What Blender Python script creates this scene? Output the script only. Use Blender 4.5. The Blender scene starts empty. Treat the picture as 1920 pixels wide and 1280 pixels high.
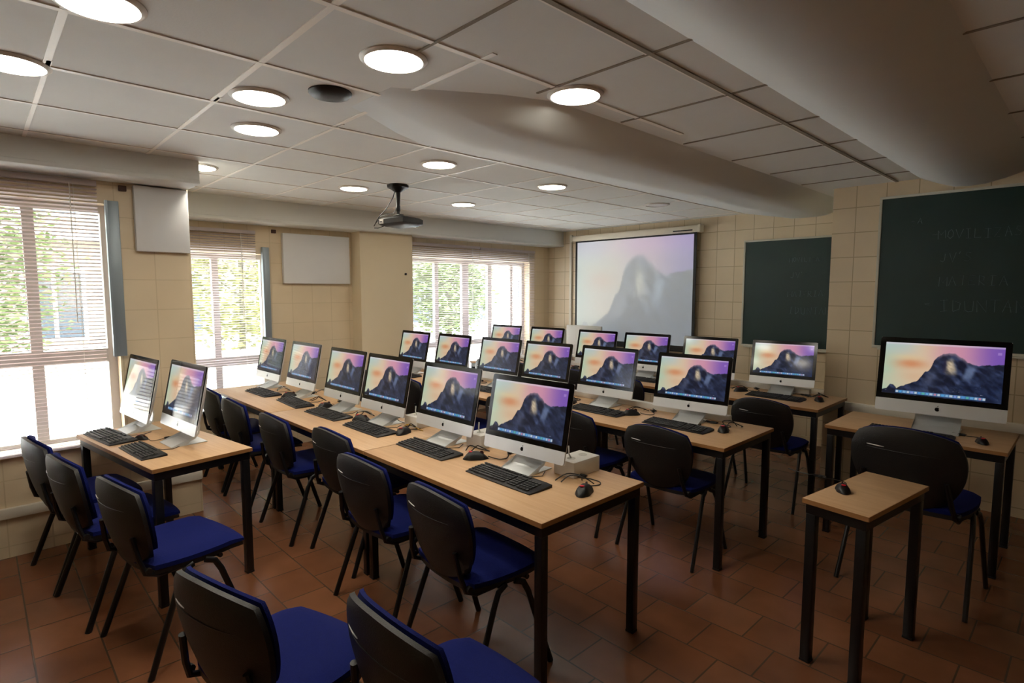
import bpy, bmesh, math, random
from mathutils import Vector, Matrix
import numpy as np
random.seed(4)
S = bpy.context.scene
COL = S.collection
R = math.radians
pi = math.pi

# ------------------------------------------------------------------ camera
H = 1.635
F_PX = 1059.0
az, pitch = R(46.4), math.atan(95 / F_PX)
cam = bpy.data.cameras.new('camera')
cam.sensor_fit = 'HORIZONTAL'; cam.sensor_width = 36; cam.lens = 36 * F_PX / 1920
cam.clip_start = .05; cam.clip_end = 300
cam.shift_x = 1 / 1920
co = bpy.data.objects.new('camera', cam); COL.objects.link(co)
co.location = (0, 0, H); co.rotation_euler = (pi / 2 - pitch, 0, az)
S.camera = co

# ------------------------------------------------------------------ world, sun, exposure
W = bpy.data.worlds.new('world'); S.world = W; W.use_nodes = True
nt = W.node_tree; nt.nodes.clear()
bg = nt.nodes.new('ShaderNodeBackground'); out = nt.nodes.new('ShaderNodeOutputWorld')
tc = nt.nodes.new('ShaderNodeTexCoord'); sx = nt.nodes.new('ShaderNodeSeparateXYZ'); cr = nt.nodes.new('ShaderNodeValToRGB')
nt.links.new(tc.outputs['Generated'], sx.inputs[0]); nt.links.new(sx.outputs['Z'], cr.inputs[0])
cr.color_ramp.elements[0].color = (.94, .97, 1, 1); cr.color_ramp.elements[1].color = (.66, .82, 1, 1)
nt.links.new(cr.outputs[0], bg.inputs[0]); nt.links.new(bg.outputs[0], out.inputs[0])
bg.inputs[1].default_value = 5
SUN_EL, SUN_AZ = R(38), R(-2)          # sun stands outside the window wall (-X)
sun = bpy.data.lights.new('sun', 'SUN'); sun.energy = 25; sun.angle = R(.6); sun.color = (1, .96, .88)
so = bpy.data.objects.new('sun', sun); COL.objects.link(so)
sd = Vector((math.cos(SUN_EL) * math.cos(SUN_AZ), -math.cos(SUN_EL) * math.sin(SUN_AZ), -math.sin(SUN_EL)))
so.rotation_euler = sd.to_track_quat('-Z', 'Y').to_euler()
so.location = (-12, 2, 9)
V = S.view_settings
V.view_transform = 'Standard'; V.look = 'None'; V.gamma = 1; V.use_curve_mapping = False; V.exposure = 1.75
S.cycles.use_denoising = True
S.cycles.max_bounces = 9; S.cycles.diffuse_bounces = 6; S.cycles.transparent_max_bounces = 24
S.cycles.sample_clamp_indirect = 6
LAMP_E = 15.0       # strength of the ceiling downlights' discs

# ------------------------------------------------------------------ materials
def lin(h):
    if isinstance(h, str):
        h = h.lstrip('#'); c = [int(h[i:i + 2], 16) / 255 for i in (0, 2, 4)]
    else: c = list(h)
    return tuple([(x / 12.92 if x <= .04045 else ((x + .055) / 1.055) ** 2.4) for x in c] + [1])

def mat(name, col, rough=.5, metal=0, spec=.5, noise=0, nscale=8, emit=None, estr=0, bump=0, bscale=60, trans=0, coat=0):
    m = bpy.data.materials.new(name); m.use_nodes = True
    n = m.node_tree.nodes; l = m.node_tree.links; b = n['Principled BSDF']
    b.inputs['Base Color'].default_value = lin(col); b.inputs['Roughness'].default_value = rough
    b.inputs['Metallic'].default_value = metal; b.inputs['Specular IOR Level'].default_value = spec
    b.inputs['Transmission Weight'].default_value = trans; b.inputs['Coat Weight'].default_value = coat
    if emit: b.inputs['Emission Color'].default_value = lin(emit); b.inputs['Emission Strength'].default_value = estr
    if noise or bump:
        t = n.new('ShaderNodeTexCoord'); ns = n.new('ShaderNodeTexNoise'); ns.inputs['Scale'].default_value = nscale
        ns.inputs['Detail'].default_value = 4; l.new(t.outputs['Object'], ns.inputs['Vector'])
        if noise:
            r = n.new('ShaderNodeMapRange'); r.inputs['To Min'].default_value = 1 - noise; r.inputs['To Max'].default_value = 1 + noise
            mx = n.new('ShaderNodeVectorMath'); mx.operation = 'SCALE'; mx.inputs[0].default_value = lin(col)[:3]
            l.new(ns.outputs['Fac'], r.inputs['Value']); l.new(r.outputs[0], mx.inputs['Scale']); l.new(mx.outputs[0], b.inputs['Base Color'])
        if bump:
            n2 = n.new('ShaderNodeTexNoise'); n2.inputs['Scale'].default_value = bscale; l.new(t.outputs['Object'], n2.inputs['Vector'])
            bp = n.new('ShaderNodeBump'); bp.inputs['Strength'].default_value = bump; bp.inputs['Distance'].default_value = .004
            l.new(n2.outputs['Fac'], bp.inputs['Height']); l.new(bp.outputs[0], b.inputs['Normal'])
    return m

def tile_mat(name, plane, c1, c2, grout, tw, th, off, mortar, rough, origin=(0, 0), blotch=.12, spec=.5, bump=.3):
    """brick texture laid on world axes: plane 'XY', 'XZ' or 'YZ'"""
    m = bpy.data.materials.new(name); m.use_nodes = True
    n = m.node_tree.nodes; l = m.node_tree.links; b = n['Principled BSDF']
    g = n.new('ShaderNodeNewGeometry'); s = n.new('ShaderNodeSeparateXYZ'); c = n.new('ShaderNodeCombineXYZ')
    l.new(g.outputs['Position'], s.inputs[0])
    for i, ax in enumerate(plane):
        a = n.new('ShaderNodeMath'); a.operation = 'SUBTRACT'; a.inputs[1].default_value = origin[i]
        l.new(s.outputs[ax], a.inputs[0]); l.new(a.outputs[0], c.inputs[i])
    br = n.new('ShaderNodeTexBrick'); br.offset = off; br.offset_frequency = 2; br.squash = 1
    br.inputs['Color1'].default_value = lin(c1); br.inputs['Color2'].default_value = lin(c2); br.inputs['Mortar'].default_value = lin(grout)
    br.inputs['Scale'].default_value = 1; br.inputs['Brick Width'].default_value = tw; br.inputs['Row Height'].default_value = th
    br.inputs['Mortar Size'].default_value = mortar; br.inputs['Mortar Smooth'].default_value = .2; br.inputs['Bias'].default_value = 0
    l.new(c.outputs[0], br.inputs['Vector'])
    ns = n.new('ShaderNodeTexNoise'); ns.inputs['Scale'].default_value = 2.3; ns.inputs['Detail'].default_value = 5; l.new(g.outputs['Position'], ns.inputs['Vector'])
    r = n.new('ShaderNodeMapRange'); r.inputs['From Min'].default_value = .3; r.inputs['From Max'].default_value = .7
    r.inputs['To Min'].default_value = 1 - blotch; r.inputs['To Max'].default_value = 1 + blotch
    mx = n.new('ShaderNodeVectorMath'); mx.operation = 'SCALE'
    l.new(ns.outputs['Fac'], r.inputs['Value']); l.new(br.outputs['Color'], mx.inputs[0]); l.new(r.outputs[0], mx.inputs['Scale']); l.new(mx.outputs[0], b.inputs['Base Color'])
    bp = n.new('ShaderNodeBump'); bp.inputs['Strength'].default_value = bump; bp.inputs['Distance'].default_value = .002; bp.invert = True
    l.new(br.outputs['Fac'], bp.inputs['Height']); l.new(bp.outputs[0], b.inputs['Normal'])
    b.inputs['Roughness'].default_value = rough; b.inputs['Specular IOR Level'].default_value = spec
    return m

def wood_mat(name, a, b_):
    m = bpy.data.materials.new(name); m.use_nodes = True
    n = m.node_tree.nodes; l = m.node_tree.links; b = n['Principled BSDF']
    t = n.new('ShaderNodeTexCoord'); mp = n.new('ShaderNodeMapping'); mp.inputs['Scale'].default_value = (1.2, 22, 22)
    ns = n.new('ShaderNodeTexNoise'); ns.inputs['Scale'].default_value = 2.5; ns.inputs['Detail'].default_value = 6; ns.inputs['Distortion'].default_value = .4
    cr = n.new('ShaderNodeValToRGB'); cr.color_ramp.elements[0].position = .3; cr.color_ramp.elements[1].position = .72
    cr.color_ramp.elements[0].color = lin(a); cr.color_ramp.elements[1].color = lin(b_)
    l.new(t.outputs['Object'], mp.inputs[0]); l.new(mp.outputs[0], ns.inputs['Vector']); l.new(ns.outputs['Fac'], cr.inputs[0]); l.new(cr.outputs[0], b.inputs['Base Color'])
    b.inputs['Roughness'].default_value = .38
    return m

def attr_mat(name, rough, estr, base=(.02, .02, .02), spec=.5, coat=0):
    m = bpy.data.materials.new(name); m.use_nodes = True
    n = m.node_tree.nodes; l = m.node_tree.links; b = n['Principled BSDF']
    a = n.new('ShaderNodeAttribute'); a.attribute_name = 'Col'
    l.new(a.outputs['Color'], b.inputs['Emission Color']); b.inputs['Emission Strength'].default_value = estr
    b.inputs['Base Color'].default_value = (*base, 1); b.inputs['Roughness'].default_value = rough
    b.inputs['Specular IOR Level'].default_value = spec; b.inputs['Coat Weight'].default_value = coat
    return m

M = dict(
    ceiling=mat('ceiling_paint', '#dfe0dc', .85, noise=.03, bump=.12, bscale=120),
    beam=mat('beam_paint', '#dce0e0', .8, noise=.02),
    grid=mat('ceiling_runner', '#f4efe6', .5),
    soffit=mat('soffit_paint', '#dfe2e0', .75),
    walltile_x=tile_mat('wall_tile_window_side', 'YZ', '#dccbae', '#dac8aa', '#cdbb9b', .215, .205, 0, .0035, .42, blotch=.04, origin=(.07, .07)),
    walltile_y=tile_mat('wall_tile_board_side', 'XZ', '#dccbae', '#d8c6a7', '#b3a180', .215, .205, 0, .004, .42, blotch=.04, origin=(.02, .07)),
    wallpaint=mat('beige_paint', '#d8c8a8', .6, noise=.04, nscale=3),
    pillar=mat('pillar_paint', '#dccdb0', .6, noise=.03, nscale=3),
    floor=tile_mat('terracotta_floor', 'XY', '#85573b', '#754930', '#54412f', .30, .245, .5, .004, .24, origin=(-4.24, 1.08), blotch=.22),
    plinth=mat('white_plinth', '#dcd6c8', .5),
    white=mat('white_plastic', '#e2e0da', .4),
    panelw=mat('white_panel', '#dddfe2', .6),
    blind=mat('blind_slat', '#d8cfd0', .5),
    alu=mat('aluminium', '#d6d8da', .4, metal=.35),
    aluframe=mat('window_aluminium', '#8e9aa2', .4, metal=.4),
    stand=mat('stand_aluminium', '#dde1e2', .35, metal=.35),
    black=mat('black_plastic', '#0d0d0f', .45, bump=.15, bscale=300),
    blackg=mat('black_gloss', '#040405', .12, spec=.28),
    key=mat('key_plastic', '#17181a', .45),
    cable=mat('black_cable', '#0b0b0c', .5),
    wcable=mat('white_cable', '#c8c8c4', .5),
    ycable=mat('yellow_cable', '#b08a2c', .5),
    ocable=mat('orange_cable', '#a8542c', .5),
    steel=mat('black_steel', '#0c0c0e', .35, spec=.5),
    blue=mat('blue_fabric', '#0a175c', .9, spec=.2, noise=.15, nscale=90, bump=.5, bscale=500),
    shell=mat('chair_shell', '#141212', .5, bump=.25, bscale=260),
    glint=mat('glint_paint', '#d8d6d4', .35),  # pale colour imitating a glint of light on the chair backs
    wood=wood_mat('beech_laminate', '#c89f76', '#d5b086'),
    woodedge=mat('beech_edge', '#9a6c3e', .5),
    red=mat('red_emblem', '#b01826', .35, emit='#b01020', estr=.12),
    darkred=mat('dark_red_trim', '#3a0c10', .35),
    board=mat('green_chalkboard', '#12322e', .5, noise=.16, nscale=3),
    boardframe=mat('board_frame', '#c9c6b8', .45),
    chalk=mat('chalk', '#5c6e6f', .95),
    screencase=mat('screen_case', '#dcd3c0', .5),
    screenblack=mat('screen_border', '#0a0a0b', .6),
    lamp=mat('lamp_diffuser', '#ffffff', .5, emit='#fff6e4', estr=LAMP_E),
    lampoff=mat('unlit_diffuser', '#e8e6e0', .4),
    lampring=mat('lamp_ring', '#dcd8d0', .4),
    paper=mat('paper', '#eeece4', .8),
    screen=attr_mat('lit_display', .09, .235, spec=.27),
    proj=attr_mat('projected_screen', .8, .17, base=(.5, .5, .5), spec=.1),
    cardboard=mat('grey_box', '#c5c2ba', .6),
    façade=None,
)
del M['façade']

def translucent(m, f):
    n = m.node_tree.nodes; l = m.node_tree.links; b = n['Principled BSDF']; o_ = n['Material Output']
    t_ = n.new('ShaderNodeBsdfTranslucent'); t_.inputs['Color'].default_value = b.inputs['Base Color'].default_value
    mx = n.new('ShaderNodeMixShader'); mx.inputs[0].default_value = f
    l.new(b.outputs[0], mx.inputs[1]); l.new(t_.outputs[0], mx.inputs[2]); l.new(mx.outputs[0], o_.inputs['Surface'])
translucent(M['blind'], .4)

# ------------------------------------------------------------------ mesh helpers
class MB:
    def __init__(s): s.v = []; s.f = []; s.sm = []; s.mi = []
    def add(s, vs, fs, smooth=False, mtx=None, mi=0):
        o = len(s.v)
        for p in vs:
            p = Vector(p)
            if mtx: p = mtx @ p
            s.v.append(p)
        for f in fs: s.f.append([o + i for i in f]); s.sm.append(smooth); s.mi.append(mi)
        return s
    def box(s, lo, hi, bev=0, mtx=None, mi=0, seg=2):
        if bev <= 0:
            x0, y0, z0 = lo; x1, y1, z1 = hi
            vs = [(x0, y0, z0), (x1, y0, z0), (x1, y1, z0), (x0, y1, z0), (x0, y0, z1), (x1, y0, z1), (x1, y1, z1), (x0, y1, z1)]
            return s.add(vs, [(0, 3, 2, 1), (4, 5, 6, 7), (0, 1, 5, 4), (1, 2, 6, 5), (2, 3, 7, 6), (3, 0, 4, 7)], False, mtx, mi)
        bm = bmesh.new(); bmesh.ops.create_cube(bm, size=1)
        for v in bm.verts: v.co = Vector([lo[i] + (v.co[i] + .5) * (hi[i] - lo[i]) for i in range(3)])
        bmesh.ops.bevel(bm, geom=bm.edges[:], offset=bev, segments=seg, affect='EDGES', profile=.5)
        bm.verts.ensure_lookup_table(); bm.verts.index_update()
        s.add([v.co.copy() for v in bm.verts], [[v.index for v in f.verts] for f in bm.faces], True, mtx, mi); bm.free(); return s
    def tube(s, pts, r, n=8, ell=1.0, cap=True, mtx=None, mi=0):
        pts = [Vector(p) for p in pts]; rs = r if isinstance(r, (list, tuple)) else [r] * len(pts)
        vs = []; prev = None
        for i, p in enumerate(pts):
            t = (pts[min(i + 1, len(pts) - 1)] - pts[max(i - 1, 0)]).normalized()
            if prev is None:
                a = Vector((1, 0, 0)) if abs(t.x) < .8 else Vector((0, 1, 0)); a = (a - t * a.dot(t)).normalized()
            else: a = (prev - t * prev.dot(t)).normalized()
            prev = a; b = t.cross(a)
            for k in range(n):
                th = 2 * pi * k / n; vs.append(p + a * math.cos(th) * rs[i] + b * math.sin(th) * rs[i] * ell)
        fs = []
        for i in range(len(pts) - 1):
            for k in range(n): fs.append((i * n + k, i * n + (k + 1) % n, (i + 1) * n + (k + 1) % n, (i + 1) * n + k))
        if cap: fs += [tuple(range(n))[::-1], tuple((len(pts) - 1) * n + k for k in range(n))]
        return s.add(vs, fs, True, mtx, mi)
    def lathe(s, prof, c=(0, 0, 0), n=32, mtx=None, mi=0, cap=True):
        vs = []
        for r_, z in prof:
            for k in range(n): vs.append((c[0] + r_ * math.cos(2 * pi * k / n), c[1] + r_ * math.sin(2 * pi * k / n), c[2] + z))
        fs = []
        for i in range(len(prof) - 1):
            for k in range(n): fs.append((i * n + k, i * n + (k + 1) % n, (i + 1) * n + (k + 1) % n, (i + 1) * n + k))
        if cap: fs += [tuple(range(n))[::-1], tuple((len(prof) - 1) * n + k for k in range(n))]
        return s.add(vs, fs, True, mtx, mi)
    def prism(s, poly, d0, d1, axes=(0, 2, 1), mtx=None, mi=0, smooth=False):
        """polygon in axes[0],axes[1], extruded along axes[2] from d0 to d1"""
        n = len(poly); vs = []
        for d in (d0, d1):
            for a, b in poly:
                p = [0, 0, 0]; p[axes[0]] = a; p[axes[1]] = b; p[axes[2]] = d; vs.append(p)
        fs = [tuple(range(n))[::-1], tuple(range(n, 2 * n))] + [(i, (i + 1) % n, n + (i + 1) % n, n + i) for i in range(n)]
        return s.add(vs, fs, smooth, mtx, mi)
    def slab(s, fn, nx, ny, mtx=None, mi=0):
        """closed shell: fn(a,b,side) for a,b in -1..1, side 0 or 1"""
        vs = []
        for sd_ in (0, 1):
            for j in range(ny + 1):
                for i in range(nx + 1): vs.append(fn(-1 + 2 * i / nx, -1 + 2 * j / ny, sd_))
        N = (nx + 1) * (ny + 1); ix = lambda i, j, q: q * N + j * (nx + 1) + i; fs = []
        for j in range(ny):
            for i in range(nx):
                fs.append((ix(i, j, 0), ix(i, j + 1, 0), ix(i + 1, j + 1, 0), ix(i + 1, j, 0)))
                fs.append((ix(i, j, 1), ix(i + 1, j, 1), ix(i + 1, j + 1, 1), ix(i, j + 1, 1)))
        for i in range(nx):
            fs.append((ix(i, 0, 0), ix(i + 1, 0, 0), ix(i + 1, 0, 1), ix(i, 0, 1))); fs.append((ix(i + 1, ny, 0), ix(i, ny, 0), ix(i, ny, 1), ix(i + 1, ny, 1)))
        for j in range(ny):
            fs.append((ix(0, j + 1, 0), ix(0, j, 0), ix(0, j, 1), ix(0, j + 1, 1))); fs.append((ix(nx, j, 0), ix(nx, j + 1, 0), ix(nx, j + 1, 1), ix(nx, j, 1)))
        return s.add(vs, fs, True, mtx, mi)
    def build(s, name, mats, parent=None, fixn=True, sharp=None):
        me = bpy.data.meshes.new(name); me.from_pydata([tuple(v) for v in s.v], [], s.f)
        for p, a, b in zip(me.polygons, s.sm, s.mi): p.use_smooth = a; p.material_index = b
        for m in (mats if isinstance(mats, list) else [mats]): me.materials.append(m)
        if fixn:
            bm = bmesh.new(); bm.from_mesh(me); bmesh.ops.recalc_face_normals(bm, faces=bm.faces[:]); bm.to_mesh(me); bm.free()
        if any(s.sm): me.set_sharp_from_angle(angle=R(sharp or 40))
        me.update()
        o = bpy.data.objects.new(name, me); COL.objects.link(o)
        if parent: o.parent = parent
        return o

def tag(o, label=None, cat=None, group=None, kind=None):
    if label: o['label'] = label
    if cat: o['category'] = cat
    if group: o['group'] = group
    if kind: o['kind'] = kind
    return o
def thing(name, label, cat, loc=(0, 0, 0), rz=0, group=None):
    o = bpy.data.objects.new(name, None); COL.objects.link(o); o.empty_display_size = .1
    o.location = loc; o.rotation_euler = (0, 0, rz); return tag(o, label, cat, group)
def struct(name, mb, m, label=None, fixn=True):
    o = mb.build(name, m, fixn=fixn); o['kind'] = 'structure'
    if label: o['label'] = label
    return o
KIDS = {}
def kids(o): return [c for c in bpy.data.objects if c.parent == o]
def dup(src, loc, rz, label, group=None, scale=1):
    """a thing with copies of its parts and sub-parts"""
    if src.name not in KIDS: KIDS[src.name] = [(c, kids(c)) for c in kids(src)]
    r_ = src.copy(); COL.objects.link(r_); r_.location = loc; r_.rotation_euler = (0, 0, rz); r_.scale = (scale,) * 3
    r_['label'] = label
    if group: r_['group'] = group
    for c, g in KIDS[src.name]:
        d = c.copy(); COL.objects.link(d); d.parent = r_
        for e in g: q = e.copy(); COL.objects.link(q); q.parent = d
    return r_
def flatframe(y0, y1, z0, z1, x0, x1, w, mb):
    """rectangular frame in the YZ plane"""
    mb.box((x0, y0, z0), (x1, y1, z0 + w)); mb.box((x0, y0, z1 - w), (x1, y1, z1))
    mb.box((x0, y0, z0 + w), (x1, y0 + w, z1 - w)); mb.box((x0, y1 - w, z0 + w), (x1, y1, z1 - w)); return mb

# ------------------------------------------------------------------ the room
XW, YB, ZC = -5.89, 6.4, 2.5          # window wall, board wall, ceiling
XN, YE = -4.55, 1.155                  # the window wall steps into the room before YE
YN, XE = 5.38, -1.66                   # the board wall steps into the room beyond XE
XR, YK = 2.6, -2.6                     # the walls behind the camera
T = .22
struct('floor', MB().box((XW - T, YK - T, -.1), (XR + T, YB + T, 0)), M['floor'])
struct('ceiling', MB().box((XW - T, YK - T, ZC), (XR + T, YB + T, ZC + .1)), M['ceiling'])

def wall_with_holes(name, xa, xb, y0, y1, z0, z1, holes, m):
    """a wall slab in YZ between xa and xb with rectangular openings (ya,yb,za,zb) in order of y"""
    mb = MB(); y = y0
    for (ya, yb, za, zb) in holes:
        if ya > y: mb.box((xa, y, z0), (xb, ya, z1))
        if za > z0: mb.box((xa, ya, z0), (xb, yb, za))
        if zb < z1: mb.box((xa, ya, zb), (xb, yb, z1))
        y = yb
    if y1 > y: mb.box((xa, y, z0), (xb, y1, z1))
    return struct(name, mb, m)
W1 = (1.17, 2.21, .46, 2.0); W2 = (3.93, 5.98, .46, 2.05); W0 = (-1.1, .70, .62, 2.2)
wall_with_holes('wall_window_side', XW - T, XW, YE, YB + T, 0, ZC, [W1, W2], M['walltile_x'])
wall_with_holes('wall_window_side_near', XN - T, XN, YK, YE, 0, ZC, [W0], M['walltile_x'])
struct('wall_window_side_return', MB().box((XW - T, YE - T, 0), (XN - T, YE, ZC)), M['wallpaint'])
struct('wall_board_side', MB().box((XW - T, YB, 0), (XE + T, YB + T, ZC)), M['walltile_y'])
struct('wall_board_side_near', MB().box((XE, YN, 0), (XR + T, YN + T, ZC)), M['walltile_y'])
struct('wall_board_side_return', MB().box((XE, YN + T, 0), (XE + T, YB, ZC)), M['wallpaint'])
struct('wall_back', MB().box((XN - T, YK - T, 0), (XR + T, YK, ZC)), M['wallpaint'])
struct('wall_corridor_side', MB().box((XR, YK, 0), (XR + T, YN, ZC)), M['wallpaint'])
# plain painted band under the soffit, pillars
struct('pillar_window_side', MB().box((XW, 3.12, 0), (XW + .20, 3.80, ZC)), M['pillar'])
struct('trim_1', MB().box((XW, YE, .20), (XW + .03, 3.12, .255), .006).box((XW, 3.8, .20), (XW + .03, YB, .255), .006), M['plinth'])
struct('trim_2', MB().box((XN, YK, .25), (XN + .03, YE, .315), .006), M['plinth'])
struct('trim_3', MB().box((XW, YB - .045, .55), (XE, YB, .61), .008), M['plinth'])
struct('trim_4', MB().box((XE, YN - .045, .62), (XR, YN, .69), .008), M['plinth'])
struct('baseboard_board_side', MB().box((XW, YB - .012, 0), (XE, YB, .08)), M['wallpaint'])
# soffits over the windows
struct('soffit_window_side', MB().box((XW, YE, 2.315), (XW + .29, YB, ZC)).box((XW, YE, 2.285), (XW + .305, YB, 2.315), .008), M['soffit'])
struct('soffit_window_side_near', MB().box((XN, YK, 2.375), (XN + .30, YE, ZC)).box((XN, YK, 2.345), (XN + .315, YE, 2.375), .008), M['soffit'])
# ceiling beams
def rnd_beam(name, poly, y0, y1):
    mb = MB().prism(poly, y0, y1, (0, 2, 1)); o = struct(name, mb, M['beam'])
    bm = bmesh.new(); bm.from_mesh(o.data)
    es = [e for e in bm.edges if abs((e.verts[0].co - e.verts[1].co).normalized().y) > .9 and all(v.co.z < ZC - .03 for v in e.verts)]
    bmesh.ops.bevel(bm, geom=es, offset=.045, segments=5, affect='EDGES'); bm.to_mesh(o.data); bm.free()
    for p in o.data.polygons: p.use_smooth = True
    o.data.set_sharp_from_angle(angle=R(35)); return o
def swept_beam(name, secs):
    n = len(secs[0][1]); vs = []; fs = []
    for y_, poly in secs: vs += [(x_, y_, z_) for x_, z_ in poly]
    for i in range(len(secs) - 1):
        for k in range(n - 1): fs.append((i * n + k, i * n + k + 1, (i + 1) * n + k + 1, (i + 1) * n + k))
        fs.append((i * n + n - 1, i * n, (i + 1) * n, (i + 1) * n + n - 1))
    fs += [tuple(range(n)), tuple((len(secs) - 1) * n + k for k in range(n))[::-1]]
    mb = MB().add(vs, fs, True); o = struct(name, mb, M['beam']); return o
def bsec(t_):
    P = [(-2.86, 0), (-2.45, -.080), (-2.38, -.096), (-2.30, -.10), (-2.12, -.10), (-2.04, -.092), (-1.97, -.070), (-1.90, -.036), (-1.80, 0)]
    return [(-2.33 + (x_ + 2.33) * (.35 + .65 * t_), ZC + .0005 + z_ * t_) for x_, z_ in P]
NBP = [(-1.05, .0005), (-.93, -.055), (-.84, -.088), (-.76, -.095), (-.66, -.090), (-.55, -.065), (-.46, -.035), (-.38, .0005)]
swept_beam('ceiling_beam_near', [(YK, [(x_, ZC + z_) for x_, z_ in NBP]), (YN, [(x_, ZC + z_) for x_, z_ in NBP])])
swept_beam('ceiling_beam', [(1.35, bsec(.02)), (1.5, bsec(.25)), (1.75, bsec(.7)), (2.0, bsec(1)), (YB, bsec(1))])


# ceiling runners
mb = MB(); q = .004
def run_y(x, y0, y1, w=.012, z=ZC): mb.box((x - w, y0, z - q), (x + w, y1, z))
def run_x(y, x0, x1, w=.012, z=ZC): mb.box((x0, y - w, z - q * .8), (x1, y + w, z))
for x in (-3.49, -4.09, -4.69, -5.29): run_y(x, YK, YB, .009)
run_y(-2.885, YK, YB, .013)
y = -2.11
while y < YB:
    run_x(y, XW + .29 if y > YE else XN + .3, -2.85 if y > 1.5 else -2.80, .009); y += .594
for x in (-2.28, -1.68): run_y(x, YK, 1.48 if x < -1.7 else 2.9, .012)
for yy in (-.33, .26, .85, 1.44): run_x(yy, -2.87, -1.60, .012)
for x in (-1.21,): run_y(x, YK, YN, .014)
struct('ceiling_runners', mb, M['grid'])
mb = MB()
M['seam'] = mat('ceiling_seam', '#8d8474', .8)
for x in (-1.205, .0, .6, 1.2, 1.8): mb.box((x - .010, YK, ZC - .005), (x + .010, YN, ZC))
yy = -1.9
while yy < YN: mb.box((-1.78, yy - .006, ZC - .0045), (-1.02, yy + .006, ZC)); mb.box((-.4, yy - .006, ZC - .0045), (XR, yy + .006, ZC)); yy += .625
struct('ceiling_seams', mb, M['seam'])

# ------------------------------------------------------------------ windows, blinds
M['glass'] = mat('window_glass', '#ffffff', .0, trans=1); M['glass'].node_tree.nodes['Principled BSDF'].inputs['IOR'].default_value = 1.02
def window(name, x, hole, mull, mid, deep=.12):
    ya, yb, za, zb = hole
    mb = flatframe(ya, yb, za, zb, x - deep - .05, x - deep, .05, MB())
    for y_, w in mull: mb.box((x - deep - .05, y_ - w / 2, za + .05), (x - deep, y_ + w / 2, zb - .05))
    for z_, w in mid: mb.box((x - deep - .052, ya + .05, z_ - w / 2), (x - deep - .002, yb - .05, z_ + w / 2))
    f = struct(name, mb, M['aluframe'] if 0 else mat('window_frame', '#b9b4b0', .45))
    g = MB().box((x - deep - .028, ya + .05, za + .05), (x - deep - .022, yb - .05, zb - .05)).build('glass_pane', M['glass'], f)
    s_ = MB().box((x - deep, ya, za - .0), (x + .02, yb, za + .025), .006).build('window_sill', M['plinth'], f)
    return f
window('window_1', XW, W1, [(1.73, .06)], [(.93, .09)])
window('window_2', XW, W2, [(4.38, .06), (4.86, .11), (5.30, .07), (5.72, .05)], [(.93, .07)])
window('window_3', XN, W0, [(.28, .06), (-.5, .06)], [(1.20, .09)])
# the bare aluminium jamb beside the window blind
struct('trim_5', MB().box((XW - .02, 2.135, .92), (XW + .035, 2.20, 2.07), .004).box((XW, 2.13, .92), (XW + .045, 2.145, 2.07)), M['aluframe'])
struct('trim_6', MB().box((XN - .02, .665, 1.20), (XN + .035, .735, 2.22), .004).box((XN, .66, 1.20), (XN + .045, .672, 2.22)), M['aluframe'])

def blind(label, x, y0, y1, z0, z1, tilt, group=None, pitch_=.0235, w=.025):
    t = thing('venetian_blind', label, 'window blind', (x, (y0 + y1) / 2, z0), 0, group)
    L = (y1 - y0) / 2; Hh = z1 - z0
    MB().box((-.016, -L, Hh - .035), (.016, L, Hh), .004).build('head_rail', M['blind'], t)
    MB().box((-.012, -L, 0), (.012, L, .014), .003).build('bottom_rail', M['blind'], t)
    mb = MB(); z = .03
    c, s_ = math.cos(tilt) * w / 2, math.sin(tilt) * w / 2
    while z < Hh - .045:
        dz = random.uniform(-.0008, .0008); k = .0018
        # curved slat: three ridges
        vs = []
        for yy_ in (-L, L):
            vs += [(-c, yy_, z - s_ + dz), (0, yy_, z + k + dz), (c, yy_, z + s_ + dz), (c, yy_, z + s_ - .0006 + dz), (0, yy_, z + k - .0008 + dz), (-c, yy_, z - s_ - .0006 + dz)]
        mb.add(vs, [(0, 1, 7, 6), (1, 2, 8, 7), (2, 3, 9, 8), (3, 4, 10, 9), (4, 5, 11, 10), (5, 0, 6, 11), (0, 5, 4, 1), (1, 4, 3, 2), (6, 7, 10, 11), (7, 8, 9, 10)])
        z += pitch_
    mb.build('slats', M['blind'], t)
    mb = MB()
    n = max(2, int(2 * L / .7) + 1)
    for i in range(n):
        yy_ = -L + .12 + (2 * L - .24) * i / (n - 1)
        MB().box((-.0138, yy_ - .0008, .01), (-.0122, yy_ + .0008, Hh - .03)).box((.0122, yy_ - .0008, .01), (.0138, yy_ + .0008, Hh - .03)).box((-.0138, yy_ - .0008, .008), (.0138, yy_ + .0008, .0101)).build('ladder_cord', M['white'], t)
    MB().tube([(.02, L - .14, Hh - .03), (.03, L - .145, Hh - .9)], .003, 6).build('tilt_wand', M['white'], t)
    return t
blind('slatted blind over the tall window beside the white wall panel and pillar', XW + .04, 1.165, 2.065, .47, 2.225, .30)
blind('wide slatted blind next to the pillar, its handle side hung with cords', XW + .05, 3.86, 4.97, .47, 2.225, .30, 'blinds of the window by the corner')
blind('narrower slatted blind closest to the corner with the projection screen', XW + .05, 4.98, 6.03, .47, 2.215, .30, 'blinds of the window by the corner')
blind('large slatted blind over the window behind the three tucked chairs', XN + .04, -1.15, .62, .63, 2.335, .30)

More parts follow.
